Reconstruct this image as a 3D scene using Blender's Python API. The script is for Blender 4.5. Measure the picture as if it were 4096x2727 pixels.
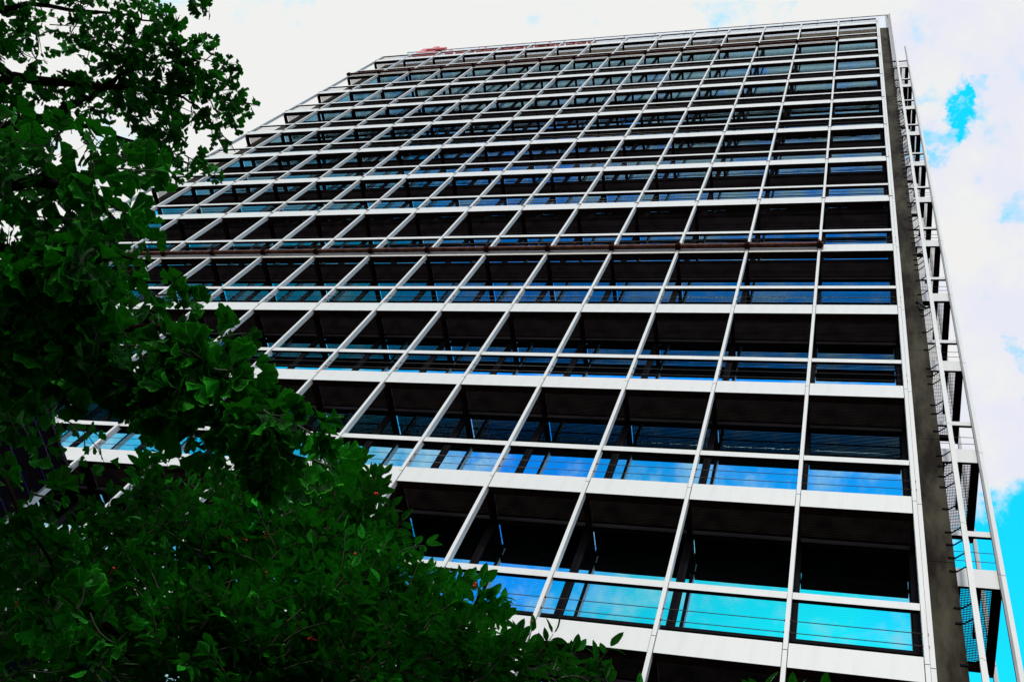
import bpy, math, random
from mathutils import Vector, Matrix, noise
C = bpy.context.scene
for o in list(bpy.data.objects): bpy.data.objects.remove(o)
col = C.collection
R = random.Random(7)
# ---------------------------------------------------------------- camera
cam = bpy.data.cameras.new('camera'); co = bpy.data.objects.new('camera', cam); col.objects.link(co)
cam.sensor_width = 36; cam.lens = 36.082; cam.clip_start = .05; cam.clip_end = 4000
rx = Vector((.94981704, .12877411, .28506985)); dn = Vector((.01551566, .89081444, -.4541023)); fw = Vector((-.31242096, .43573715, .84411272))
M = Matrix((( rx.x, -dn.x, -fw.x, -.9918), (rx.y, -dn.y, -fw.y, -9.9112), (rx.z, -dn.z, -fw.z, 1.60), (0, 0, 0, 1)))
co.matrix_world = M; C.camera = co
# ---------------------------------------------------------------- sky
SUN_EL, SUN_AZ = math.radians(39), math.radians(178)     # azimuth clockwise from +y: behind the camera
w = bpy.data.worlds.new('World'); C.world = w; w.use_nodes = True
nt = w.node_tree; nt.nodes.clear()
def N(t, **k):
    n = nt.nodes.new(t)
    for a, b in k.items(): setattr(n, a, b)
    return n
def L(a, b): nt.links.new(a, b)
def MA(op, a, b=None, c=None, clamp=False):
    n = N('ShaderNodeMath', operation=op); n.use_clamp = clamp
    for i, v in enumerate((a, b, c)):
        if v is None: continue
        if isinstance(v, (int, float)): n.inputs[i].default_value = v
        else: L(v, n.inputs[i])
    return n.outputs[0]
out = N('ShaderNodeOutputWorld'); bg = N('ShaderNodeBackground'); bg.inputs[1].default_value = .1
L(bg.outputs[0], out.inputs[0])
sky = N('ShaderNodeTexSky', sky_type='NISHITA'); sky.sun_disc = False
sky.sun_elevation = SUN_EL; sky.sun_rotation = SUN_AZ; sky.air_density = 1.0; sky.dust_density = .6
tc = N('ShaderNodeTexCoord'); D = tc.outputs['Generated']
sep = N('ShaderNodeSeparateXYZ'); L(D, sep.inputs[0])
n1 = N('ShaderNodeTexNoise'); n1.inputs['Scale'].default_value = 9; n1.inputs['Detail'].default_value = 7; n1.inputs['Roughness'].default_value = .62; L(D, n1.inputs['Vector'])
n2 = N('ShaderNodeTexNoise'); n2.inputs['Scale'].default_value = 3.2; n2.inputs['Detail'].default_value = 4; L(D, n2.inputs['Vector'])
n3 = N('ShaderNodeTexNoise'); n3.inputs['Scale'].default_value = 34; n3.inputs['Detail'].default_value = 6; n3.inputs['Roughness'].default_value = .6; L(D, n3.inputs['Vector'])
# gaps in the cloud cover (direction, half angle in degrees, weight)
GAPS = [((.087,.262,.961), .6, .62), ((.084,.250,.965), .5, .55), ((.091,.277,.956), .5, .6), ((.058,.250,.967), .7, .42), ((.076,.285,.955), .7, .45), ((.105,.257,.959), .8, .42),
        ((.139,.338,.929), .9, .55), ((.143,.458,.877), .6, .55), ((.147,.485,.862), .6, .6), ((.170,.660,.73), 5.4, 2.2), ((-.09,.15,.985), 1.6, .25)]
wp = N('ShaderNodeVectorMath', operation='MULTIPLY_ADD'); sb = N('ShaderNodeVectorMath', operation='SUBTRACT'); sb.inputs[1].default_value = (.5, .5, .5)
n4 = N('ShaderNodeTexNoise'); n4.inputs['Scale'].default_value = 22; n4.inputs['Detail'].default_value = 6; n4.inputs['Roughness'].default_value = .65; L(D, n4.inputs['Vector'])
L(n4.outputs['Color'], sb.inputs[0]); L(sb.outputs[0], wp.inputs[0]); wp.inputs[1].default_value = (.11, .11, .11); L(D, wp.inputs[2])
wn = N('ShaderNodeVectorMath', operation='NORMALIZE'); L(wp.outputs[0], wn.inputs[0]); DW = wn.outputs[0]
acc = None
for v, deg, wt in GAPS:
    vn = Vector(v).normalized()
    dp = N('ShaderNodeVectorMath', operation='DOT_PRODUCT'); L(DW, dp.inputs[0]); dp.inputs[1].default_value = vn
    mr = N('ShaderNodeMapRange', interpolation_type='SMOOTHSTEP'); L(dp.outputs['Value'], mr.inputs[0])
    mr.inputs[1].default_value = math.cos(math.radians(deg * 1.7)); mr.inputs[2].default_value = math.cos(math.radians(deg * .3))
    mr.inputs[3].default_value = 0; mr.inputs[4].default_value = wt
    acc = mr.outputs[0] if acc is None else MA('ADD', acc, mr.outputs[0])
back = N('ShaderNodeMapRange', interpolation_type='SMOOTHSTEP'); L(sep.outputs[1], back.inputs[0])
back.inputs[1].default_value = -.03; back.inputs[2].default_value = -.36; back.inputs[3].default_value = 0; back.inputs[4].default_value = .92
acc = MA('ADD', acc, back.outputs[0])
low = N('ShaderNodeMapRange'); L(sep.outputs[2], low.inputs[0]); low.inputs[1].default_value = .62; low.inputs[2].default_value = .5; low.inputs[3].default_value = 0; low.inputs[4].default_value = -1.6
acc = MA('ADD', acc, low.outputs[0])
zen = N('ShaderNodeMapRange', interpolation_type='SMOOTHSTEP'); L(sep.outputs[2], zen.inputs[0]); zen.inputs[1].default_value = .86; zen.inputs[2].default_value = .95; zen.inputs[3].default_value = 0; zen.inputs[4].default_value = -.34
bz = N('ShaderNodeMapRange'); L(sep.outputs[1], bz.inputs[0]); bz.inputs[1].default_value = 0; bz.inputs[2].default_value = -.1
acc = MA('ADD', acc, MA('MULTIPLY', zen.outputs[0], bz.outputs[0]))
nn = MA('ADD', MA('MULTIPLY', MA('SUBTRACT', n1.outputs['Fac'], .5), 1.9), MA('MULTIPLY', MA('SUBTRACT', n3.outputs['Fac'], .5), 1.7))
blue = MA('ADD', acc, nn)
br = N('ShaderNodeMapRange', interpolation_type='SMOOTHSTEP'); L(blue, br.inputs[0]); br.inputs[1].default_value = .15; br.inputs[2].default_value = 1.1
# clear sky, deepened
cyan = N('ShaderNodeMix', data_type='RGBA', blend_type='MULTIPLY'); cyan.inputs[0].default_value = 1; L(sky.outputs[0], cyan.inputs[6])
tint = N('ShaderNodeMix', data_type='RGBA'); tint.inputs[6].default_value = (.13, 6.3, 5.5, 1); tint.inputs[7].default_value = (.12, 4.0, 8.0, 1)
tf = N('ShaderNodeMapRange', interpolation_type='SMOOTHSTEP'); L(n2.outputs['Fac'], tf.inputs[0]); tf.inputs[1].default_value = .36; tf.inputs[2].default_value = .54
bk = N('ShaderNodeMapRange'); L(sep.outputs[1], bk.inputs[0]); bk.inputs[1].default_value = .1; bk.inputs[2].default_value = -.2
lf = N('ShaderNodeMapRange'); L(sep.outputs[0], lf.inputs[0]); lf.inputs[1].default_value = -.45; lf.inputs[2].default_value = -.32
hi = N('ShaderNodeMapRange', interpolation_type='SMOOTHSTEP'); L(sep.outputs[2], hi.inputs[0]); hi.inputs[1].default_value = .77; hi.inputs[2].default_value = .83
L(MA('MULTIPLY', MA('MAXIMUM', tf.outputs[0], MA('MULTIPLY', hi.outputs[0], .9)), MA('MULTIPLY', bk.outputs[0], lf.outputs[0])), tint.inputs[0])
dk = N('ShaderNodeMapRange'); L(sep.outputs[1], dk.inputs[0]); dk.inputs[1].default_value = 0; dk.inputs[2].default_value = -.55; dk.inputs[3].default_value = 1.0; dk.inputs[4].default_value = .26
tv = N('ShaderNodeVectorMath', operation='SCALE'); L(tint.outputs[2], tv.inputs[0]); L(dk.outputs[0], tv.inputs[3]); L(tv.outputs[0], cyan.inputs[7])
cl = N('ShaderNodeMix', data_type='RGBA'); cl.inputs[6].default_value = (8.8, 8.85, 8.65, 1); cl.inputs[7].default_value = (8.1, 8.2, 9.3, 1)
cf = N('ShaderNodeMapRange', interpolation_type='SMOOTHSTEP'); L(MA('ADD', MA('ADD', n1.outputs['Fac'], MA('MULTIPLY', sep.outputs[0], 1.1)), -.08), cf.inputs[0]); cf.inputs[1].default_value = .42; cf.inputs[2].default_value = .62
L(cf.outputs[0], cl.inputs[0])
hz = N('ShaderNodeMapRange', interpolation_type='SMOOTHSTEP'); L(sep.outputs[2], hz.inputs[0]); hz.inputs[1].default_value = .58; hz.inputs[2].default_value = .3; hz.inputs[3].default_value = 1; hz.inputs[4].default_value = 1.1
cb = N('ShaderNodeVectorMath', operation='SCALE'); L(cl.outputs[2], cb.inputs[0]); L(hz.outputs[0], cb.inputs[3])
mx = N('ShaderNodeMix', data_type='RGBA'); L(br.outputs[0], mx.inputs[0]); L(cb.outputs[0], mx.inputs[6]); L(cyan.outputs[2], mx.inputs[7])
L(mx.outputs[2], bg.inputs[0])
# ---------------------------------------------------------------- sun (veiled by thin cloud)
sl = bpy.data.lights.new('sun', 'SUN'); sl.energy = 2.35; sl.angle = math.radians(8); sl.color = (1, .95, .88)
so = bpy.data.objects.new('sun', sl); col.objects.link(so)
sd = Vector((math.sin(SUN_AZ) * math.cos(SUN_EL), math.cos(SUN_AZ) * math.cos(SUN_EL), math.sin(SUN_EL)))
so.rotation_euler = sd.to_track_quat('Z', 'Y').to_euler(); so.location = (0, -20, 60)
C.view_settings.view_transform = 'Standard'; C.view_settings.look = 'None'; C.view_settings.exposure = 0; C.view_settings.gamma = 1
C.render.engine = 'CYCLES'; C.cycles.max_bounces = 8; C.cycles.transparent_max_bounces = 16
# ---------------------------------------------------------------- materials
def mat(name, colr, rough=.6, spec=.3, metal=0., noise_amt=0., scale=4., col2=None, bump=0.):
    m = bpy.data.materials.new(name); m.use_nodes = True; t = m.node_tree; b = t.nodes['Principled BSDF']
    b.inputs['Base Color'].default_value = (*colr, 1); b.inputs['Roughness'].default_value = rough
    b.inputs['Specular IOR Level'].default_value = spec; b.inputs['Metallic'].default_value = metal
    if noise_amt or col2:
        g = t.nodes.new('ShaderNodeTexCoord'); n = t.nodes.new('ShaderNodeTexNoise'); n.inputs['Scale'].default_value = scale; n.inputs['Detail'].default_value = 6
        t.links.new(g.outputs['Object'], n.inputs['Vector'])
        r = t.nodes.new('ShaderNodeValToRGB'); t.links.new(n.outputs['Fac'], r.inputs[0])
        c2 = col2 or tuple(c * (1 - noise_amt) for c in colr)
        r.color_ramp.elements[0].position = .35; r.color_ramp.elements[0].color = (*c2, 1)
        r.color_ramp.elements[1].position = .62; r.color_ramp.elements[1].color = (*colr, 1)
        t.links.new(r.outputs[0], b.inputs['Base Color'])
        if bump:
            bp = t.nodes.new('ShaderNodeBump'); bp.inputs['Strength'].default_value = bump; bp.inputs['Distance'].default_value = .01
            t.links.new(n.outputs['Fac'], bp.inputs['Height']); t.links.new(bp.outputs[0], b.inputs['Normal'])
    return m
def streaky(name, colr, dirt, sx=(6, 6, .5), lo=.3, hi=.55, rough=.5, spec=.3):
    """paint or concrete with rain streaks running down it"""
    m = mat(name, colr, rough, spec); t = m.node_tree; b = t.nodes['Principled BSDF']
    g = t.nodes.new('ShaderNodeTexCoord'); mp = t.nodes.new('ShaderNodeMapping'); mp.inputs['Scale'].default_value = sx
    n = t.nodes.new('ShaderNodeTexNoise'); n.inputs['Scale'].default_value = 1; n.inputs['Detail'].default_value = 8; n.inputs['Roughness'].default_value = .65
    r = t.nodes.new('ShaderNodeValToRGB')
    t.links.new(g.outputs['Object'], mp.inputs[0]); t.links.new(mp.outputs[0], n.inputs['Vector']); t.links.new(n.outputs['Fac'], r.inputs[0])
    r.color_ramp.elements[0].position = lo; r.color_ramp.elements[0].color = (*dirt, 1)
    r.color_ramp.elements[1].position = hi; r.color_ramp.elements[1].color = (*colr, 1)
    t.links.new(r.outputs[0], b.inputs['Base Color'])
    return m
WHITE = streaky('white_paint', (.76, .75, .715), (.68, .665, .625), (4, 4, .5), .25, .5, .45, .2)
GREY = streaky('grey_zinc', (.30, .31, .31), (.22, .22, .21), (6, 6, 1), .3, .6, .5, .2)
RUST = mat('rusty_steel', (.035, .013, .009), .75, 0, 0, .6, 9)
RUSTP = mat('rusty_pipe_paint', (.15, .062, .045), .7, .05, 0, .6, 6)
GRATE = mat('grating_steel', (.017, .012, .011), .8, 0, 0, .5, 3)
DARK = mat('dark_frame', (.013, .012, .014), .6, 0)
SPAN = mat('dark_spandrel', (.015, .013, .015), .5, 0, 0, .4, 1.5)
CONC = streaky('weathered_concrete', (.068, .061, .040), (.011, .007, .004), (2.4, 2.4, .7), .38, .64, .85, .1)
CONC2 = streaky('brown_concrete', (.20, .16, .11), (.11, .085, .06), (2, 2, .7), .35, .65, .85, .1)
PANEL = mat('parapet_panel', (.78, .81, .84), .35, .35, 0, .05, 1)
CABLE = mat('steel_cable', (.10, .095, .09), .4, .5, .6)
WING = mat('black_cladding', (.006, .005, .007), .6, 0)
RED = mat('sign_red', (.70, .16, .14), .35, .3)
BLACK = mat('black_bitumen', (.012, .012, .014), .7, .2)
PURP = mat('violet_trim', (.045, .015, .16), .3, .5, 0)
ASPH = mat('paving', (.03, .029, .028), .9, .1, 0, .3, .8)
GLASS = bpy.data.materials.new('reflective_glass'); GLASS.use_nodes = True
t = GLASS.node_tree; t.nodes.clear()
o_ = t.nodes.new('ShaderNodeOutputMaterial'); mxs = t.nodes.new('ShaderNodeMixShader'); gl = t.nodes.new('ShaderNodeBsdfGlossy'); df = t.nodes.new('ShaderNodeBsdfDiffuse')
gl.inputs['Roughness'].default_value = .0; gl.inputs['Color'].default_value = (.42, .76, .92, 1); df.inputs['Color'].default_value = (.004, .006, .009, 1)
g = t.nodes.new('ShaderNodeTexCoord'); sp_ = t.nodes.new('ShaderNodeSeparateXYZ'); t.links.new(g.outputs['Object'], sp_.inputs[0])
wv = t.nodes.new('ShaderNodeMath'); wv.operation = 'MULTIPLY'; wv.inputs[1].default_value = 2 * math.pi / .05; t.links.new(sp_.outputs[2], wv.inputs[0])
sn = t.nodes.new('ShaderNodeMath'); sn.operation = 'SINE'; t.links.new(wv.outputs[0], sn.inputs[0])
ma = t.nodes.new('ShaderNodeMath'); ma.operation = 'MULTIPLY_ADD'; ma.inputs[1].default_value = .05; ma.inputs[2].default_value = .90; t.links.new(sn.outputs[0], ma.inputs[0])
nz = t.nodes.new('ShaderNodeTexNoise'); nz.inputs['Scale'].default_value = 1.1; t.links.new(g.outputs['Object'], nz.inputs['Vector'])
bp = t.nodes.new('ShaderNodeBump'); bp.inputs['Strength'].default_value = .02; bp.inputs['Distance'].default_value = .05; t.links.new(nz.outputs['Fac'], bp.inputs['Height']); t.links.new(bp.outputs[0], gl.inputs['Normal'])
t.links.new(ma.outputs[0], mxs.inputs[0]); t.links.new(df.outputs[0], mxs.inputs[1]); t.links.new(gl.outputs[0], mxs.inputs[2]); t.links.new(mxs.outputs[0], o_.inputs[0])
def leafmat(name, c, c2, tr, rim, spots, spec=.05):
    m = bpy.data.materials.new(name); m.use_nodes = True; t = m.node_tree; b = t.nodes['Principled BSDF']; o = t.nodes['Material Output']
    b.inputs['Roughness'].default_value = .5; b.inputs['Specular IOR Level'].default_value = spec; b.inputs['Specular Tint'].default_value = (.3, 1, .3, 1)
    n = t.nodes.new('ShaderNodeNewGeometry'); r = t.nodes.new('ShaderNodeValToRGB')
    r.color_ramp.elements[0].color = (*c, 1); r.color_ramp.elements[1].color = (*c2, 1)
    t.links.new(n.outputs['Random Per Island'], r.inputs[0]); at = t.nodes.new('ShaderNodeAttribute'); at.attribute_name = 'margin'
    mm = t.nodes.new('ShaderNodeMix'); mm.data_type = 'RGBA'; mm.inputs[7].default_value = (*rim, 1); t.links.new(at.outputs['Fac'], mm.inputs[0]); t.links.new(r.outputs[0], mm.inputs[6])  # pale leaf margin, with edge highlights painted into its colour
    tc_ = t.nodes.new('ShaderNodeTexCoord'); sn_ = t.nodes.new('ShaderNodeTexNoise'); sn_.inputs['Scale'].default_value = 160; sn_.inputs['Detail'].default_value = 3; t.links.new(tc_.outputs['Object'], sn_.inputs['Vector'])
    sr = t.nodes.new('ShaderNodeMapRange'); t.links.new(sn_.outputs['Fac'], sr.inputs[0]); sr.inputs[1].default_value = .36; sr.inputs[2].default_value = .52; sr.inputs[3].default_value = spots; sr.inputs[4].default_value = 1
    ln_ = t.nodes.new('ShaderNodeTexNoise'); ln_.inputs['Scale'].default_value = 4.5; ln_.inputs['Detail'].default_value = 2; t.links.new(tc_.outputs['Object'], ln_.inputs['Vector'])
    lr = t.nodes.new('ShaderNodeMapRange'); t.links.new(ln_.outputs['Fac'], lr.inputs[0]); lr.inputs[1].default_value = .38; lr.inputs[2].default_value = .62; lr.inputs[3].default_value = .14; lr.inputs[4].default_value = 1.35  # noise paints lit and shaded clumps into the leaf colour
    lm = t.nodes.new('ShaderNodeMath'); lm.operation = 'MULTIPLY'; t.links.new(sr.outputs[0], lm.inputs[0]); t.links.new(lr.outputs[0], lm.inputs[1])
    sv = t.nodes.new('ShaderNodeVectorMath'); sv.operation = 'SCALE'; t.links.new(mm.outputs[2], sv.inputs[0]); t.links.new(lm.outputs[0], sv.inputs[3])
    t.links.new(sv.outputs[0], b.inputs['Base Color'])
    bpn = t.nodes.new('ShaderNodeBump'); bpn.inputs['Strength'].default_value = .6; bpn.inputs['Distance'].default_value = .004; t.links.new(sn_.outputs['Fac'], bpn.inputs['Height']); t.links.new(bpn.outputs[0], b.inputs['Normal'])
    tl = t.nodes.new('ShaderNodeBsdfTranslucent'); tl.inputs[0].default_value = (*tr, 1); ad = t.nodes.new('ShaderNodeAddShader')
    t.links.new(b.outputs[0], ad.inputs[0]); t.links.new(tl.outputs[0], ad.inputs[1]); t.links.new(ad.outputs[0], o.inputs[0])
    return m
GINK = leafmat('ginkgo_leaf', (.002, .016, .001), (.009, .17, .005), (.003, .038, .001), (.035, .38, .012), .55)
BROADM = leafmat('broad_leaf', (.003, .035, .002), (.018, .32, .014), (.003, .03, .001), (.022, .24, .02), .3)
BARK = mat('bark', (.02, .013, .009), .9, 0, 0, .5, 14)
TWIG = mat('green_twig', (.03, .05, .015), .7, .2)
BERRY = mat('red_berry', (.55, .01, .01), .35, .4)
# ---------------------------------------------------------------- mesh helpers
FC = ((0,3,2,1), (4,5,6,7), (0,1,5,4), (1,2,6,5), (2,3,7,6), (3,0,4,7))       # bottom top front right back left
class MB:
    def __init__(s): s.v = []; s.f = []; s.m = []; s.e = {}
    def box(s, x0, x1, y0, y1, z0, z1, mi=0, bottom=None, rear=None):  # rear: dark slot that paints the shade of open backs on white steel
        n = len(s.v); s.v += [(x0,y0,z0),(x1,y0,z0),(x1,y1,z0),(x0,y1,z0),(x0,y0,z1),(x1,y0,z1),(x1,y1,z1),(x0,y1,z1)]
        for k, f in enumerate(FC):
            s.f.append(tuple(n + i for i in f)); s.m.append(bottom if (k == 0 and bottom is not None) else rear if (k == 4 and rear is not None) else mi)
    def tube(s, pts, seg=6, mi=0):
        P = [Vector(p[:3]) for p in pts]; base = len(s.v); u = None
        for i, p in enumerate(P):
            d = (P[min(i+1, len(P)-1)] - P[max(i-1, 0)]).normalized()
            if u is None: u = d.orthogonal().normalized()
            u = (u - d * u.dot(d)).normalized(); q = d.cross(u)
            for k in range(seg):
                a = 2 * math.pi * k / seg; s.v.append(tuple(p + (u * math.cos(a) + q * math.sin(a)) * pts[i][3]))
        for i in range(len(P) - 1):
            for k in range(seg):
                a = base + i * seg + k; b = base + i * seg + (k + 1) % seg
                s.f.append((a, b, b + seg, a + seg)); s.m.append(mi)
        s.f.append(tuple(base + k for k in range(seg))[::-1]); s.m.append(mi)
        e = base + (len(P) - 1) * seg; s.f.append(tuple(e + k for k in range(seg))); s.m.append(mi)
    def mesh(s, name, mats):
        me = bpy.data.meshes.new(name); me.from_pydata(s.v, [], s.f)
        for m in mats: me.materials.append(m)
        me.polygons.foreach_set('material_index', s.m)
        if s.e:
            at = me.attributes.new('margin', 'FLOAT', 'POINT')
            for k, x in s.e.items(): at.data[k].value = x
        me.update(); return me
    def build(s, name, mats, parent=None, smooth=False):
        if not isinstance(mats, (list, tuple)): mats = [mats]
        me = s.mesh(name, mats); o = bpy.data.objects.new(name, me); col.objects.link(o); o.parent = parent
        if smooth: me.polygons.foreach_set('use_smooth', [True] * len(me.polygons))
        return o
    def add(s, o, off=(0, 0, 0)):
        n = len(s.v); s.v += [(a + off[0], b + off[1], c + off[2]) for a, b, c in o.v]
        s.f += [tuple(n + i for i in f) for f in o.f]; s.m += o.m
def tag(o, label=None, cat=None, kind=None, group=None):
    if label: o['label'] = label
    if cat: o['category'] = cat
    if kind: o['kind'] = kind
    if group: o['group'] = group
    return o
def empty(name, loc=(0, 0, 0)):
    o = bpy.data.objects.new(name, None); o.location = loc; col.objects.link(o); return o
def repeat(name, mb, mats, spots, parent, group, kids=(), limit=100):
    """the first `limit` spots become parts of their own sharing one mesh, the rest one part of kind stuff"""
    me = mb.mesh(name, mats); kme = [(kn, kb.mesh(kn, km), kb, km) for kn, kb, km in kids]
    for x, y, z in spots[:limit]:
        o = bpy.data.objects.new(name, me); o.location = (x, y, z); col.objects.link(o); o.parent = parent; o['group'] = group
        for kn, km_, _, _ in kme:
            k = bpy.data.objects.new(kn, km_); col.objects.link(k); k.parent = o
    if len(spots) > limit:
        a = MB()
        for p in spots[limit:]: a.add(mb, p)
        o = a.build(name, mats, parent); o['kind'] = 'stuff'; o['group'] = group
        for kn, _, kb, km in kme:
            b = MB()
            for p in spots[limit:]: b.add(kb, p)
            k = b.build(kn, km, o); k['kind'] = 'stuff'
# ---------------------------------------------------------------- ground
g = MB(); g.box(-600, 600, -600, 600, -.5, 0); tag(g.build('ground', ASPH), kind='structure')
# ---------------------------------------------------------------- the office tower
Z0, H, W, NB = 8.607, 3.5, 1.7311, 15
zb = lambda b: Z0 + H * b
XL = -W * NB
px = lambda c: -W * c
T = empty('office_building', (0, 0, 0))
tag(T, 'tall office block behind a white steel grid of posts, floor beams and grated balconies', 'building')
YW = .8
body = MB(); body.box(-26.57, .585, .86, 11.5, 8.2, 47.9 + Z0 - .03); body.build('wall', SPAN, T)
base = MB(); base.box(-26.57, .585, .9, 11.5, 0, 8.19); base.build('base_wall', SPAN, T)
# spandrels and mullions per storey belong to the wall
def wy(x): return x
beam = MB(); beam.box(-W + .040, -.040, 0, .07, -.29, .15, 0, 1, 1); beam.box(-W + .04, -.04, .07, .16, -.29, -.26, 1, 1)
rail = MB(); rail.box(-W + .037, -.037, .005, .07, 1.03, 1.17, 0, 1, 1)
FL = list(range(0, 14)); SH = list(range(1, 14))
spots = [(px(c), 0, zb(b)) for b in SH for c in range(NB)]
repeat('edge_beam', beam, [WHITE, RUST], spots, T, 'white floor edge beams of the facade grid')
repeat('handrail', rail, [WHITE, RUST], spots, T, 'white handrails of the balconies')
deck = MB()
y = .17
while y < .78: deck.box(-W + .035, -.035, y, y + .004, -.062, -.022); y += .031
x = -W + .06
while x < -.05: deck.box(x, x + .003, .17, .78, -.045, -.03); x += .045
deck.box(-W + .035, -.035, .158, .166, -.07, -.02); deck.box(-W + .035, -.035, .782, .79, -.07, -.02)
repeat('deck_grating', deck, [GRATE], spots, T, 'steel grating decks of the balconies')
arm = MB(); arm.box(-.03, .03, .08, .795, -.24, -.074); arm.box(-.045, .045, .08, .795, -.25, -.241)
repeat('deck_bracket', arm, [RUST], [(px(c), 0, zb(b)) for b in SH for c in range(NB + 1)], T, 'rusty brackets under the balcony decks')
# windows: a dark frame with a mirror pane between every two posts
fr = MB(); a0, a1, s0, s1 = -W, 0, .30 * H, .955 * H
def ring(mb, x0, x1, z0, z1, w, y0, y1):
    mb.box(x0, x0 + w, y0, y1, z0, z1); mb.box(x1 - w, x1, y0, y1, z0, z1)
    mb.box(x0 + w, x1 - w, y0, y1, z0, z0 + w); mb.box(x0 + w, x1 - w, y0, y1, z1 - w, z1)
ring(fr, -W + .002, -.002, s0, s1, .064, YW, .86)
pane = MB(); pane.box(-W + .066, -.066, YW + .03, .857, s0 + .064, s1 - .064)
wins = [(px(c), 0, zb(b)) for b in [0] + SH[:-1] for c in range(NB)]
wins = [p for p in wins if p[2] > Z0 + 1] + [p for p in wins if p[2] <= Z0 + 1]
repeat('window', fr, [DARK], wins, T, 'mirror windows behind the balconies', kids=[('pane', pane, [GLASS])])
# wire cables
for b in SH:
    for dz in (.60, .37):
        m = MB(); m.tube([(XL, .02, zb(b) + dz, .006), (0, .02, zb(b) + dz, .006)], 5); m.build('cable', CABLE, T, True)
# posts, jointed at every floor with a rusty seam and, higher up, a clip
ZT = 46.55 + Z0
for c in range(NB + 1):
    m = MB(); w_ = .030
    zs = [4.0] + [zb(b) for b in range(0, 14)] + [ZT]
    for a, b in zip(zs, zs[1:]):
        m.box(px(c) - w_, px(c) + w_, -.02, .10, a + .012, b, 0, 1, 1)  # post backs take the dark slot as painted shade
    for k, b in enumerate(range(0, 14)):
        m.box(px(c) - w_ + .004, px(c) + w_ - .004, -.016, .096, zb(b), zb(b) + .012, 1)
        if b >= 6: m.box(px(c) - .062, px(c) + .062, -.026, -.0205, zb(b) + .015, zb(b) + .055, 1)
        for dz in (.60, .37): m.box(px(c) - w_ - .015, px(c) + w_ + .015, .01, .03, zb(b) + dz - .012, zb(b) + dz + .012, 1)
    m.build('facade_post', [WHITE, RUSTP], T)
# the outer leaf of the corner post
m = MB()
for a, b in zip(zs, zs[1:]): m.box(.040, .104, .035, .16, a + .012, b, 0, 1)
for b in range(0, 14): m.box(.044, .1, .04, .155, zb(b), zb(b) + .012, 1)
m.build('corner_post', [WHITE, RUSTP], T)
# rusty pipes tied across the posts
for b, n in ((5, 0), (12, 0)):
    z = zb(b) - .06; m = MB(); m.box(XL - .1, -W + .1, -.14, -.03, z - .045, z + .045); p = m.build('rusty_pipe', RUSTP, T)
    for c in range(1, NB + 1):
        q = MB(); q.box(px(c) - .06, px(c) + .06, -.155, -.022, z - .085, z + .085); q.box(px(c) - .015, px(c) + .015, -.17, -.155, z - .1, z + .13)
        q.build('pipe_clamp', RUST, p)
# concrete end piers
for x0, x1 in ((.122, .583), (-26.568, -26.10)):
    m = MB(); e = [4.0] + [zb(b) - .46 for b in range(0, 14)] + [48.0 + Z0 - .1]
    for a, b in zip(e, e[1:]): m.box(x0, x1, .75, 2.2, a + .012, b)
    m.box(x0 + .006, x1 - .006, .757, 2.19, 4, e[-1] - .01, 1)
    m.build('concrete_pier', [CONC, DARK], T)
m = MB(); m.box(-26.09, .112, .80, .858, zb(13) - .2, 47.9 + Z0); m.build('top_storey_wall', CONC2, T)
# parapet of white panels with a dark coping
m = MB(); x = .60
while x > -26.5:
    x1 = max(x - W, -26.57); m.box(x1 + .006, x - .006, .785, 1.0, 47.93 + Z0, 51.28 + Z0); x = x1
pp = m.build('parapet', PANEL, T)
m = MB(); m.box(-26.60, .63, .765, 1.05, 51.285 + Z0, 51.36 + Z0); x = .60 - W
while x > -26.5: m.box(x - .012, x + .012, .772, .784, 50.2 + Z0, 51.28 + Z0); x -= W
m.build('coping', BLACK, pp)
# ladder and roof boxes on the top deck
m = MB()
for s in (0, .42): m.tube([(-7.95 + s, .45, zb(13) + .02, .02), (-7.6 + s, .72, zb(13) + 4.0, .02)], 6)
for k in range(13):
    f = (k + .5) / 13; m.tube([(-7.95 + .35 * f, .45 + .27 * f, zb(13) + 4 * f, .014), (-7.53 + .35 * f, .45 + .27 * f, zb(13) + 4 * f, .014)], 5)
m.build('ladder', PANEL, T)
# ---- fire escape balconies on the right flank
sx0, sx1, sy0, sy1 = .60, 1.345, 1.32, 3.08
SB = list(range(1, 13))
for b in SB:
    z = zb(b)
    m = MB(); m.box(sx0, 1.30, sy0, sy0 + .05, z - .29, z + .15, 0, 1, 1); m.build('flank_beam', [WHITE, RUST], T)
    m = MB(); m.box(sx0, 1.30, sy0, sy0 + .05, z + 1.0, z + 1.14, 0, 1); m.build('flank_handrail', [WHITE, RUST], T)
    m = MB()
    y = sy0 + .07
    while y < sy1: m.box(sx0, 1.23, y, y + .004, z - .045, z - .025); y += .035
    x = sx0 + .03
    while x < 1.23: m.box(x, x + .004, sy0 + .06, sy1, z - .045, z - .025); x += .045
    d = m.build('flank_grating', GRATE, T)
    m = MB(); m.box(1.235, 1.30, sy0 + .052, sy1 + .06, z - .29, z - .02); m.box(1.15, 1.234, sy0 + .052, sy1, z - .29, z - .275); m.box(sx0, 1.23, sy1 + .005, sy1 + .06, z - .2, z - .02)
    m.box(sx0, sx0 + .12, sy0 + .052, sy1, z - .2, z - .05); m.box(.96, 1.02, sy0 + .052, sy1 - .6, z - .16, z - .05)
    m.build('deck_frame', RUST, d)
    for dz in (.60, .37):
        m = MB(); m.tube([(sx0, sy0 + .02, z + dz, .006), (1.30, sy0 + .02, z + dz, .006)], 5); m.build('flank_cable', CABLE, T)
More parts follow.
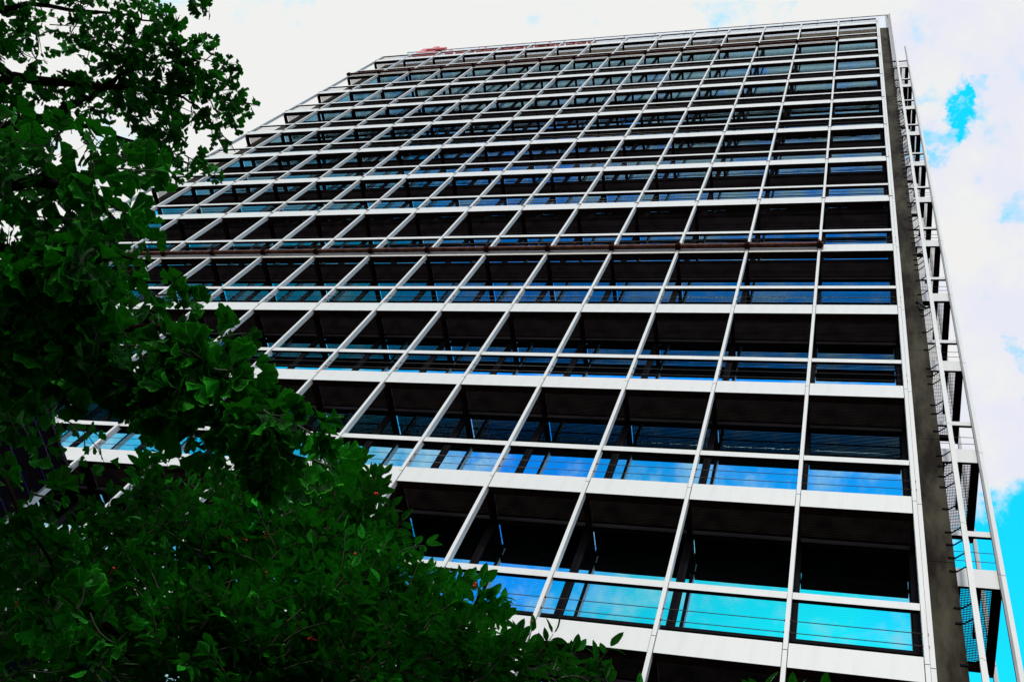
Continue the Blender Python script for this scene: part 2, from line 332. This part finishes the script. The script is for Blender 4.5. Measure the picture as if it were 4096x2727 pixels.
for nm, (x0, x1, y0, y1) in (('flank_post', (1.302, 1.372, 1.285, 1.34)), ('flank_post', (1.302, 1.372, 3.15, 3.22)), ('flank_post', (1.262, 1.302, 1.26, 1.315))):
    m = MB(); zs2 = [4.0] + [zb(b) for b in range(0, 13)] + [zb(13) + .3]
    for a, b in zip(zs2, zs2[1:]): m.box(x0, x1, y0, y1, a + .012, b, 0, 1)
    m.box(x0 + .005, x1 - .005, y0 + .005, y1 - .005, 4, zs2[-1] - .02, 1); m.build(nm, [GREY if x0 < 1.28 else WHITE, RUSTP], T)
m = MB()
for b in SB: m.box(sx0 + .1, sx0 + .17, sy1 + .062, sy1 + .12, zb(b) - H + .02, zb(b) - .28)
m.build('flank_rear_post', RUST, T)
# white conduit held off the pier by arms
m = MB(); z = 4.0
while z < 45 + Z0:
    m.box(.715, .765, .60, .66, z, min(z + 2.99, 45.3 + Z0)); m.box(.766, .80, .625, .66, z, min(z + 2.99, 45.3 + Z0)); z += 3
cd = m.build('conduit', WHITE, T)
def clampmb():
    q = MB(); q.box(.485, .60, .735, .748, -.018, .018); q.tube([(.595, .742, 0, .012), (.72, .63, 0, .012)], 5)
    for xx in (.51, .555): q.tube([(xx, .735, 0, .009), (xx, .728, 0, .009)], 6)
    return q
zz = []; z = 8.2
while z < 51 + Z0:
    zz.append(z)
    z += (.62 + R.choice((-.3, 0, .2))) if z < 33 else (.42 if z < 43 else .26)
repeat('clamp', clampmb(), [DARK], [(0, 0, z) for z in zz], T, 'dark clamps along the pier edge')
m = MB(); P = [Vector((.44, .70, 15.70 + Z0)), Vector((.47, .64, 15.72 + Z0)), Vector((.53, .62, 15.50 + Z0)), Vector((.62, .64, 15.36 + Z0)), Vector((.70, .64, 15.42 + Z0))]
m.tube([(*p, .028) for p in P], 8); m.build('cable_hose', BLACK, T, True)
# left flank frame
m = MB()
for b in SB + [13]: m.box(-26.58, -26.50, 1.35, 3.0, zb(b) + 1.0, zb(b) + 1.12); m.box(-27.2, -26.6, 1.35, 1.4, zb(b) - .29, zb(b) + .15); m.box(-27.25, -27.15, 1.35, 3.0, zb(b) - .29, zb(b) - .05)
m.box(-27.27, -27.2, 1.33, 1.42, 4, zb(13) + 1.1); m.build('left_flank_frame', WHITE, T)
# ---------------------------------------------------------------- roof sign
S = empty('roof_sign', (-19.5, .7, 49.3 + Z0))
tag(S, 'red lettering and round-topped emblem along the white roof parapet', 'sign')
def letter(ch, x, wd, h, z):
    cu = bpy.data.curves.new('t', 'FONT'); cu.body = ch; cu.size = 1; cu.extrude = .09; cu.offset = .012
    o = bpy.data.objects.new('t', cu); col.objects.link(o)
    me = bpy.data.meshes.new_from_object(o.evaluated_get(bpy.context.evaluated_depsgraph_get())); bpy.data.objects.remove(o)
    xs = [v.co.x for v in me.vertices]; x0 = min(xs); sc = wd / (max(xs) - x0)
    hs = h
    for v in me.vertices:
        a, b, d = v.co; v.co = ((a - x0) * sc + x - S.location.x, -d - .02, b * hs + z - S.location.z)
    me.materials.clear(); me.materials.append(RED)
    q = bpy.data.objects.new('letter', me); col.objects.link(q); q.parent = S; q['label'] = 'red letter ' + ch
word = 'Landessparkasse'; pitch = (23.364 - 14.374) / len(word)
bpy.context.view_layer.update()
for i, ch in enumerate(word):
    letter(ch, -23.364 + i * pitch, pitch * .76, 1.35, 49.25 + Z0)
# emblem: two stacked hooked bars forming an angular s under a ball
lx, lz = -25.42 - S.location.x, 49.2 - 49.3
m = MB()
for x0, x1, z0, z1 in ((0, 1.5, 0, .36), (1.14, 1.5, .36, 1.0), (0, 1.5, 1.0, 1.0 + .02), (0, 1.5, .68, 1.0), (0, .36, 1.02, 1.6), (0, 1.5, 1.6, 1.9)):
    m.box(lx + x0, lx + x1, -.12, .02, lz + z0, lz + z1)
m.build('emblem', RED, S)
m = MB(); m.tube([(lx + .75, -.12, lz + 2.12, .2), (lx + .75, .02, lz + 2.12, .2)], 20); m.build('emblem_ball', RED, S)
# ---------------------------------------------------------------- dark low wing at the left
Wg = empty('low_wing', (-18, -3.5, 0)); tag(Wg, 'low black glazed wing with violet trim lines in front of the tower at far left', 'building')
Wg.location = (0, 0, 0)
m = MB(); m.box(-24, -15.50, -7.5, -.12, 0, 14.92); m.build('wall', WING, Wg)
m = MB(); m.box(-24.05, -15.46, -7.55, -.1, 14.925, 14.987); m.build('roof', BLACK, Wg)
for z in (14.62, 14.35, 13.9, 13.3):
    m = MB(); m.box(-15.499, -15.485, -7.5, -.12, z, z + .012); m.build('trim_line', PURP, Wg)
BROAD = [(-4.11,-7.55,4.03,0.146,16),(-3.87,-7.64,3.85,0.23,30),(-3.62,-7.63,3.58,0.214,30),(-3.7,-7.67,4.08,0.147,20),(-3.5,-7.72,3.81,0.214,30),(-3.31,-7.66,3.6,0.204,30),(-3.82,-7.73,4.5,0.05,4),(-3.63,-7.67,4.31,0.118,14),(-3.42,-7.73,4.08,0.17,26),(-3.16,-7.71,3.81,0.185,30),(-2.99,-7.69,3.61,0.175,30),(-4.26,-7.39,4.43,0.134,10),(-3.38,-7.69,4.41,0.136,16),(-3.18,-7.7,4.12,0.175,26),(-2.9,-7.69,3.86,0.18,30),(-2.74,-7.68,3.65,0.171,30),(-3.06,-7.7,4.36,0.15,20),(-2.84,-7.71,4.08,0.157,24),(-2.94,-7.69,4.58,0.092,10),(-2.81,-7.66,4.36,0.136,18),(-2.72,-7.64,4.41,0.088,8),(-2.65,-7.65,4.16,0.13,20),(-2.6,-7.67,3.91,0.158,26),(-2.46,-7.68,3.7,0.149,26),(-2.63,-7.61,4.28,0.067,6),(-2.38,-7.6,3.98,0.132,20),(-2.26,-7.63,3.78,0.124,20),(-2.47,-7.61,4.09,0.09,10),(-2.21,-7.53,4.01,0.096,12),(-2.1,-7.59,3.82,0.091,12),(-2.28,-7.6,4.04,0.053,4),(-1.99,-7.51,3.95,0.072,7),(-1.86,-7.55,3.89,0.05,5),(-3.52,-7.33,4.76,0.234,16),(-3.87,-7.24,4.69,0.195,14),(-3.11,-7.15,4.61,0.224,14),(-4.32,-7.16,4.11,0.317,30),(-4.28,-7.09,4.47,0.253,30),(-3.99,-6.96,4.3,0.317,30),(-3.72,-7.0,4.61,0.292,30),(-3.42,-7.01,4.22,0.269,30),(-3.12,-6.96,4.41,0.269,30),(-4.57,-7.08,4.49,0.263,24),(-2.63,-7.06,4.37,0.189,12)]
BSPR = [(-2.17,-7.64,3.99,-2.14,-7.73,4.08),(-2.15,-7.66,4.02,-2.09,-7.68,4.06),(-1.77,-7.53,3.89,-1.7,-7.59,3.99),(-1.69,-7.51,3.91,-1.72,-7.56,3.94),(-1.23,-7.59,3.79,-1.21,-7.64,3.84),(-1.12,-7.59,3.8,-1.13,-7.63,3.84),(-1.06,-7.6,3.81,-1.05,-7.64,3.85),(-1.56,-7.52,3.81,-1.57,-7.56,3.84),(-2.65,-7.67,4.33,-2.57,-7.7,4.4),(-2.65,-7.64,4.3,-2.54,-7.59,4.33),(-3.68,-7.84,4.4,-3.66,-7.91,4.47),(-2.85,-7.75,4.55,-2.82,-7.83,4.62),(-2.9,-7.79,4.54,-2.84,-7.82,4.6),(-2.34,-7.64,4.04,-2.29,-7.62,4.05)]
GFAR = [(-5.76,-9.38,6.7,0.256,26),(-5.62,-9.26,6.81,0.205,18),(-5.6,-9.11,6.53,0.248,22),(-5.38,-9.33,6.76,0.182,16),(-5.57,-9.12,7.1,0.14,8),(-5.1,-9.32,6.73,0.177,20),(-5.1,-9.19,6.72,0.145,14),(-5.08,-9.3,6.99,0.149,12),(-4.94,-9.2,6.84,0.113,9),(-4.74,-9.29,6.75,0.094,7),(-5.05,-9.06,6.73,0.161,18),(-5.54,-8.98,6.57,0.149,8),(-5.33,-8.87,6.46,0.129,6),(-5.35,-8.95,6.73,0.182,16),(-5.13,-8.88,6.64,0.193,22),(-4.88,-8.95,6.59,0.171,20),(-4.71,-8.98,6.6,0.138,14),(-4.71,-8.85,6.57,0.169,20),(-4.52,-8.97,6.61,0.121,12),(-4.53,-8.83,6.58,0.151,16),(-4.42,-8.85,6.66,0.091,9),(-4.59,-9.05,6.7,0.092,7),(-4.33,-8.79,6.58,0.074,6),(-4.38,-8.75,6.54,0.082,6),(-5.41,-8.86,6.25,0.238,22),(-5.15,-8.83,6.34,0.14,7),(-4.95,-8.76,6.5,0.14,8),(-4.7,-8.77,6.44,0.091,6),(-4.65,-8.69,6.19,0.117,10),(-4.5,-8.66,6.18,0.101,9),(-4.36,-8.59,6.13,0.064,6),(-4.48,-8.6,6.04,0.085,4),(-4.63,-9.16,6.69,0.061,3),(-4.71,-9.21,6.76,0.062,4),(-5.54,-9.0,6.15,0.253,22),(-5.15,-8.82,5.78,0.234,22)]
GNEAR = [(-3.25,-9.35,3.8,0.101,7),(-3.22,-9.25,3.8,0.109,9),(-3.05,-9.31,3.84,0.068,4),(-3.0,-9.32,3.89,0.06,4),(-2.91,-9.3,3.83,0.066,5),(-3.23,-9.17,3.91,0.121,9),(-3.09,-9.16,3.9,0.086,6),(-2.87,-9.24,3.84,0.051,4),(-2.9,-9.16,3.79,0.058,4),(-3.21,-9.13,3.77,0.148,14),(-3.01,-9.13,3.68,0.11,11),(-2.9,-9.12,3.64,0.078,8),(-2.79,-9.12,3.59,0.034,3),(-3.22,-9.0,3.71,0.156,18),(-3.03,-9.02,3.61,0.11,12),(-2.94,-9.01,3.55,0.085,8),(-3.15,-8.9,3.58,0.151,20),(-3.02,-8.91,3.57,0.11,12),(-3.07,-8.84,3.78,0.055,3),(-3.06,-8.77,3.9,0.056,2),(-3.06,-8.72,4.02,0.041,1),(-2.84,-8.84,3.56,0.092,9),(-3.22,-8.79,3.6,0.133,17),(-3.07,-8.8,3.61,0.098,11),(-2.86,-8.81,3.53,0.078,7),(-2.71,-8.83,3.53,0.082,7),(-2.7,-8.78,3.51,0.082,8),(-2.57,-8.87,3.53,0.072,9),(-2.47,-8.86,3.46,0.057,8),(-2.55,-8.78,3.49,0.086,10),(-2.53,-8.71,3.46,0.079,8),(-2.33,-8.63,3.43,0.038,4),(-2.41,-8.77,3.46,0.057,5),(-2.31,-8.79,3.4,0.055,7),(-2.29,-8.75,3.4,0.049,6),(-2.38,-8.7,3.43,0.057,6),(-2.3,-8.65,3.46,0.051,6),(-2.2,-8.7,3.42,0.027,3),(-2.48,-8.64,3.46,0.046,4),(-2.36,-8.5,3.6,0.034,4),(-3.4,-8.51,3.56,0.058,4),(-3.34,-8.37,3.51,0.099,8),(-3.1,-8.26,3.35,0.094,8),(-2.9,-8.26,3.22,0.095,6),(-3.15,-8.25,3.29,0.14,8),(-3.64,-8.76,4.07,0.204,22),(-3.71,-8.59,4.06,0.181,20),(-3.57,-8.6,4.06,0.139,14),(-3.82,-8.43,4.0,0.117,12),(-3.74,-8.97,4.35,0.214,14),(-3.26,-8.62,3.94,0.085,6),(-3.08,-8.59,3.93,0.066,3),(-3.92,-7.98,3.92,0.143,12)]
GSPR = [(-4.35,-8.82,6.58,-4.19,-8.76,6.66),(-4.37,-8.77,6.43,-4.26,-8.57,6.45),(-4.36,-8.64,6.15,-4.22,-8.49,6.2),(-4.67,-9.27,6.8,-4.66,-9.22,6.8),(-4.68,-9.3,6.67,-4.6,-9.21,6.71),(-4.55,-9.08,6.73,-4.47,-9.13,6.79),(-4.45,-9.02,6.67,-4.38,-9.06,6.72),(-4.33,-8.98,6.62,-4.26,-9.0,6.67),(-4.35,-9.37,6.54,-4.28,-9.29,6.58),(-4.35,-9.39,6.55,-4.31,-9.35,6.57),(-4.6,-8.64,6.09,-4.57,-8.53,6.08),(-2.93,-9.18,3.77,-2.88,-9.11,3.79),(-3.0,-8.82,3.98,-2.92,-8.81,4.04),(-2.95,-8.77,4.0,-2.9,-8.79,4.05),(-2.24,-8.74,3.42,-2.17,-8.69,3.44),(-2.51,-8.88,3.58,-2.45,-8.88,3.62),(-4.89,-9.2,6.63,-4.85,-9.23,6.66),(-4.67,-8.87,6.48,-4.47,-8.71,6.59)]
GSHADE = [(-5.16,-10.76,6.01,0.5,22),(-4.17,-10.67,5.34,0.5,22),(-5.76,-10.46,5.77,0.5,22),(-5.17,-10.3,6.23,0.5,22),(-3.54,-10.82,6.61,0.5,22),(-5.39,-10.67,7.11,0.5,22),(-4.39,-10.56,6.68,0.5,22),(-5.63,-10.54,6.5,0.5,22),(-4.99,-11.27,7.1,0.5,22),(-4.52,-10.58,7.13,0.5,22),(-3.87,-10.38,6.07,0.5,22),(-3.64,-10.86,7.26,0.5,22),(-3.43,-11.2,5.5,0.5,22),(-5.21,-10.33,6.16,0.5,22),(-4.11,-11.0,6.32,0.5,22),(-6.0,-8.8,5.25,0.5,18),(-5.74,-7.69,5.43,0.5,18),(-5.29,-7.79,5.98,0.5,18),(-5.63,-9.17,5.75,0.5,18),(-5.25,-7.69,5.22,0.5,18),(-5.57,-9.08,5.7,0.5,18),(-5.75,-8.93,4.31,0.5,18),(-2.92,-10.61,2.94,0.5,20),(-3.04,-11.19,3.04,0.5,20),(-4.15,-10.83,4.2,0.5,20),(-4.7,-10.99,2.87,0.5,20),(-3.22,-11.27,4.21,0.5,20),(-2.64,-11.09,4.4,0.5,20),(-4.12,-11.52,3.76,0.5,20),(-4.73,-11.4,3.45,0.5,20),(-3.46,-11.44,2.87,0.5,20),(-2.89,-11.29,4.33,0.5,20),(-5.0,-9.07,3.37,0.45,20),(-5.6,-9.73,2.33,0.45,20),(-5.33,-9.69,4.53,0.45,20),(-3.72,-9.63,3.31,0.45,20),(-4.91,-8.92,2.91,0.45,20),(-4.18,-8.08,2.94,0.45,20),(-5.18,-8.88,2.32,0.45,20),(-4.38,-7.68,2.99,0.45,20),(-5.42,-9.35,2.97,0.45,20),(-4.27,-7.47,2.99,0.45,20),(-4.78,-8.36,3.83,0.45,20),(-4.67,-7.75,3.2,0.45,20),(-5.06,-8.24,3.81,0.45,20),(-5.44,-8.58,3.11,0.45,20)]  # unseen ginkgo clumps, added to shade the leaves in view
BSHADE = [(-2.55,-8.53,1.22,0.36,24),(-2.82,-8.49,1.23,0.36,24),(-2.3,-8.41,1.3,0.36,24),(-3.03,-8.13,1.95,0.36,24),(-2.21,-8.06,1.97,0.36,24),(-2.23,-8.17,1.79,0.36,24),(-1.61,-7.92,1.94,0.36,24),(-1.43,-8.0,1.58,0.36,24),(-1.96,-8.13,2.33,0.36,24),(-3.15,-8.17,1.28,0.36,24),(-1.57,-8.04,2.18,0.36,24),(-3.87,-8.26,1.49,0.36,24),(-2.82,-7.99,2.24,0.36,24),(-2.66,-8.2,1.8,0.36,24),(-1.8,-8.15,1.21,0.36,24),(-2.27,-8.09,1.28,0.36,24)]  # unseen clumps below the view, added to keep low light off the bush
BR_FAR = [[(-5.99,-8.96,5.8,0.05),(-5.49,-9.07,6.36,0.03),(-5.09,-8.95,6.55,0.018),(-4.65,-8.87,6.62,0.011),(-4.18,-8.76,6.67,0.003)],[(-5.86,-8.82,5.77,0.05),(-5.34,-8.84,6.31,0.03),(-5.21,-8.88,6.44,0.024),(-5.12,-8.92,6.65,0.012),(-5.0,-9.1,6.78,0.006),(-4.66,-9.21,6.79,0.003)],[(-5.49,-9.07,6.36,0.03),(-5.95,-9.37,6.51,0.02),(-5.65,-9.41,6.8,0.015),(-5.11,-9.3,6.85,0.008),(-4.65,-9.2,6.8,0.003)],[(-5.09,-8.95,6.55,0.014),(-4.85,-9.05,6.64,0.008),(-4.57,-9.03,6.71,0.004),(-4.25,-8.99,6.67,0.002)],[(-5.34,-8.84,6.31,0.02),(-4.97,-8.75,6.34,0.012),(-4.61,-8.66,6.22,0.008),(-4.22,-8.48,6.2,0.003)],[(-4.65,-8.87,6.62,0.008),(-4.43,-8.78,6.51,0.005),(-4.25,-8.56,6.45,0.002)]]
BR_NEAR = [[(-3.72,-9.4,3.9,0.04),(-3.32,-9.25,3.84,0.025),(-3.0,-9.2,3.85,0.012),(-2.88,-9.12,3.79,0.004)],[(-3.74,-9.13,3.79,0.04),(-3.31,-9.05,3.78,0.022),(-2.97,-9.05,3.69,0.01),(-2.73,-9.08,3.63,0.003)],[(-3.75,-8.93,3.69,0.045),(-3.24,-8.92,3.64,0.025),(-2.9,-8.87,3.67,0.012),(-2.68,-8.83,3.69,0.007),(-2.49,-8.82,3.56,0.003)],[(-3.24,-8.92,3.64,0.03),(-2.91,-8.79,3.54,0.016),(-2.53,-8.77,3.5,0.009),(-2.3,-8.73,3.44,0.005),(-2.17,-8.69,3.44,0.002)],[(-3.89,-8.53,3.63,0.02),(-3.36,-8.44,3.54,0.007),(-3.1,-8.28,3.37,0.004),(-2.89,-8.23,3.2,0.002)]]
BR_B = [[(-2.65,-6.32,3.27,0.06),(-2.75,-7.09,3.64,0.04),(-2.99,-7.48,3.9,0.022),(-3.25,-7.64,4.15,0.012),(-3.61,-7.76,4.4,0.003)],[(-2.75,-7.09,3.64,0.035),(-2.75,-7.45,3.9,0.02),(-2.93,-7.61,4.23,0.012),(-2.89,-7.75,4.52,0.003)],[(-2.75,-7.45,3.9,0.018),(-2.62,-7.57,4.11,0.01),(-2.61,-7.64,4.33,0.003)],[(-2.75,-7.09,3.64,0.03),(-2.27,-7.51,3.8,0.014),(-2.18,-7.63,3.98,0.007),(-2.14,-7.7,4.06,0.003)],[(-2.75,-7.09,3.64,0.04),(-3.25,-7.52,3.69,0.02),(-3.68,-7.67,3.91,0.01),(-4.1,-7.75,4.21,0.004)],[(-2.27,-7.51,3.8,0.012),(-1.79,-7.48,3.84,0.006),(-1.71,-7.57,3.96,0.002)]]
# ---------------------------------------------------------------- trees
def frame(d, up=Vector((0, 0, 1))):
    d = d.normalized(); s = d.cross(up)
    if s.length < 1e-3: s = d.orthogonal()
    s.normalize(); return d, s, s.cross(d)
def rnd_dir():
    while True:
        v = Vector((R.uniform(-1, 1), R.uniform(-1, 1), R.uniform(-1, 1)))
        if .1 < v.length < 1: return v.normalized()
def gleaf(mb, p, d, nrm, s):
    """fan leaf: stalk then a notched, wavy fan bent like a shallow funnel"""
    d = d.normalized(); nrm = (nrm - d * nrm.dot(d)).normalized(); sd = d.cross(nrm)
    ph = R.uniform(0, 6.28); half = R.uniform(.75, 1.15); cup = R.uniform(.1, .4); notch = R.uniform(.15, .45)
    st = s * R.uniform(.5, .8); q = p + d * st
    n = len(mb.v); w = s * .012
    mb.v += [tuple(p + sd * w), tuple(p - sd * w), tuple(q - sd * w), tuple(q + sd * w)]; mb.f.append((n, n+1, n+2, n+3)); mb.m.append(1)
    n = len(mb.v); K = 12; mb.v.append(tuple(q))
    for k in range(K + 1):
        u = -1 + 2 * k / K; a = u * half
        r = s * (1 - .10 * u * u + .05 * math.sin(5 * u * 3 + ph) - (notch if k == K // 2 else 0))
        bend = cup * s * (u * u) + .07 * s * math.sin(4.3 * u * 2 + ph)
        mid = q + (d * math.cos(a) + sd * math.sin(a)) * r * .55 + nrm * bend * .3
        tip = q + (d * math.cos(a) + sd * math.sin(a)) * r + nrm * (bend - .15 * s)
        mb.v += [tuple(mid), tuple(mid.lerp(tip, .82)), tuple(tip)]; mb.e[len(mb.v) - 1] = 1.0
    for k in range(K):
        a = n + 1 + 3 * k; mb.f += [(n, a, a + 3), (a, a + 1, a + 4, a + 3), (a + 1, a + 2, a + 5, a + 4)]; mb.m += [0, 0, 0]
def bleaf(mb, p, d, nrm, s):
    """pointed oval leaf folded along its midrib and curled at the tip"""
    d = d.normalized(); nrm = (nrm - d * nrm.dot(d)).normalized(); sd = d.cross(nrm)
    w = s * R.uniform(.20, .27); fold = R.uniform(.05, .45); curl = R.uniform(.05, .35)
    n = len(mb.v); T_ = (0, .12, .35, .6, .82, 1); WW = (0, .55, 1, .92, .55, 0)
    for t_, ww in zip(T_, WW):
        c = p + d * s * (.12 + t_) - nrm * curl * s * t_ * t_; e = w * ww
        jig = .06 * s * math.sin(9 * t_ + s * 400)
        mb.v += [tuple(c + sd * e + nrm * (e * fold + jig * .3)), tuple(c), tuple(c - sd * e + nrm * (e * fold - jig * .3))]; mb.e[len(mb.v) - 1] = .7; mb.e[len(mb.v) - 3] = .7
    for k in range(5):
        a = n + 3 * k; mb.f += [(a, a+1, a+4, a+3), (a+1, a+2, a+5, a+4)]; mb.m += [0, 0]
    n = len(mb.v); mb.v += [tuple(p + sd * .0008), tuple(p - sd * .0008), tuple(p + d * s * .13)]; mb.f.append((n, n+1, n+2)); mb.m.append(1)
def twig(mb, p0, p1, r0):
    pts = []; n = 5; off = rnd_dir() * (p1 - p0).length * .12
    for i in range(n):
        f = i / (n - 1); q = p0.lerp(p1, f) + off * math.sin(f * math.pi); pts.append((*q, r0 * (1 - .75 * f)))
    mb.tube(pts, 4, 1); return [Vector(p[:3]) for p in pts]
def along(P, f):
    f = min(max(f, 0), .9999) * (len(P) - 1); i = int(f); return P[i].lerp(P[i+1], f - i), (P[i+1] - P[i]).normalized()
def gspray(mb, p0, p1, s, n):
    P = twig(mb, p0, p1, .004)
    for i in range(n):
        q, d = along(P, (i + .6) / n)
        for k in range(R.choice((2, 3, 3, 4))):
            o = (rnd_dir() + d * .55 + Vector((0, 0, -.35))).normalized()
            nr = (rnd_dir() * .75 + Vector((0, 0, 1))).normalized()
            if abs(nr.dot(o)) > .93: nr = o.orthogonal()
            gleaf(mb, q, o, nr, s * R.uniform(.65, 1.2) * (1 - .45 * (i / n) ** 2))
berries = MB()
def ball(mb, c, r):
    n = len(mb.v); mb.v.append((c.x, c.y, c.z + r))
    for i in (1, 2, 3):
        a = math.pi * i / 4
        for k in range(6): b = k * math.pi / 3; mb.v.append((c.x + r * math.sin(a) * math.cos(b), c.y + r * math.sin(a) * math.sin(b), c.z + r * math.cos(a)))
    mb.v.append((c.x, c.y, c.z - r))
    for k in range(6):
        k2 = (k + 1) % 6; mb.f += [(n, n+1+k, n+1+k2), (n+1+k, n+7+k, n+7+k2, n+1+k2), (n+7+k, n+13+k, n+13+k2, n+7+k2), (n+13+k, n+19, n+13+k2)]; mb.m += [0]*4
def bspray(mb, p0, p1, s, n):
    P = twig(mb, p0, p1, .0035)
    for i in range(n):
        q, d = along(P, (i + .8) / n); _, sd, up = frame(d)
        a = (0 if i % 2 else math.pi) + R.uniform(-.6, .6)
        o = (sd * math.cos(a) + up * math.sin(a) * .6 + d * R.uniform(.5, 1.0) + rnd_dir() * .25).normalized()
        nr = (rnd_dir() * .55 + Vector((0, -.15, 1))).normalized()
        bleaf(mb, q, o, nr, s * R.uniform(.75, 1.2))
    bleaf(mb, P[-1], (P[-1] - P[-2]), Vector((R.uniform(-1, 1), R.uniform(-1, 1), 1)), s)
    if R.random() < .05:
        q, d = along(P, R.uniform(.6, 1)); v = rnd_dir() * .03; berries.tube([(*q, .001), (*(q + v), .001)], 3); ball(berries, q + v, .0055)
        if R.random() < .6: ball(berries, q + v + rnd_dir() * .011, .0055)
def crown(mb, cl, s, fn, n, per, bias, ln):
    for x, y, z, r, k in cl:
        c = Vector((x, y, z))
        for _ in range(max(1, round(k * per))):
            o = rnd_dir(); p0 = c + o * r * R.random() ** .5 * .75; d = (o * .7 + bias + rnd_dir() * .45).normalized()
            fn(mb, p0, p0 + d * min(ln * R.uniform(.6, 1.2), r * 1.1 + .03), s, n)
# ginkgo
G = empty('ginkgo_tree', (-6.3, -9.2, 0)); tag(G, 'ginkgo tree with fan shaped leaves reaching in from the upper left', 'tree'); G.location = (0, 0, 0)
m = MB(); m.tube([(-7.4, -9.3, -.1, .2), (-7.4, -9.3, .2, .16), (-7.35, -9.25, 3, .14), (-7.5, -9.2, 5.2, .1), (-7.7, -9.25, 7, .05), (-7.9, -9.2, 8.5, .02)], 12); m.build('trunk', BARK, G, True)
for i, b in enumerate(BR_FAR + BR_NEAR):
    b = list(b)
    if b[0][3] > .035:
        e = b[0]; b = [(-7.38, -9.24, max(3.0, e[2] - .8), e[3] * 1.4), (e[0] * .6 - 2.9, (e[1] - 9.16) / 2, e[2] - .3, e[3] * 1.2)] + b
    q = []
    for a, c in zip(b, b[1:]):
        for k in range(4):
            f = k / 4; j = rnd_dir() * .015; q.append((a[0] + (c[0] - a[0]) * f + j.x, a[1] + (c[1] - a[1]) * f + j.y, a[2] + (c[2] - a[2]) * f + j.z, a[3] + (c[3] - a[3]) * f))
    q.append(b[-1]); m = MB(); m.tube(q, 7); m.build('branch', BARK, G, True)
m = MB()
crown(m, GFAR, .050, gspray, 4, .42, Vector((.35, .1, .0)), .22)
crown(m, GNEAR, .056, gspray, 3, .55, Vector((.2, .15, -.1)), .11)
crown(m, GSHADE, .075, gspray, 4, 1.0, Vector((.0, .0, .1)), .4)
for a in GSPR:
    gspray(m, Vector(a[:3]), Vector(a[3:]), .05 if a[2] > 4.5 else .05, 4)
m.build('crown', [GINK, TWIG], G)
# broad leaved tree with berries
B = empty('berry_tree', (-2.65, -6.32, 0)); tag(B, 'low broad leaved tree with pointed leaves and small red berries along the bottom left', 'tree'); B.location = (0, 0, 0)
m = MB(); m.tube([(-2.65, -6.32, -.1, .11), (-2.66, -6.33, 1.5, .08), (-2.65, -6.32, 3.27, .065)], 10); m.build('trunk', BARK, B, True)
for b in BR_B: m = MB(); m.tube(b, 7); m.build('branch', BARK, B, True)
m = MB()
crown(m, BROAD, .056, bspray, 8, 1.6, Vector((.15, .1, .5)), .2)
crown(m, BSHADE, .07, bspray, 8, 1.0, Vector((0, 0, .3)), .3)
for a in BSPR: bspray(m, Vector(a[:3]), Vector(a[3:]), .062, 7)
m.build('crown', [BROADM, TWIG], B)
berries.build('berries', BERRY, B, True)['kind'] = 'stuff'
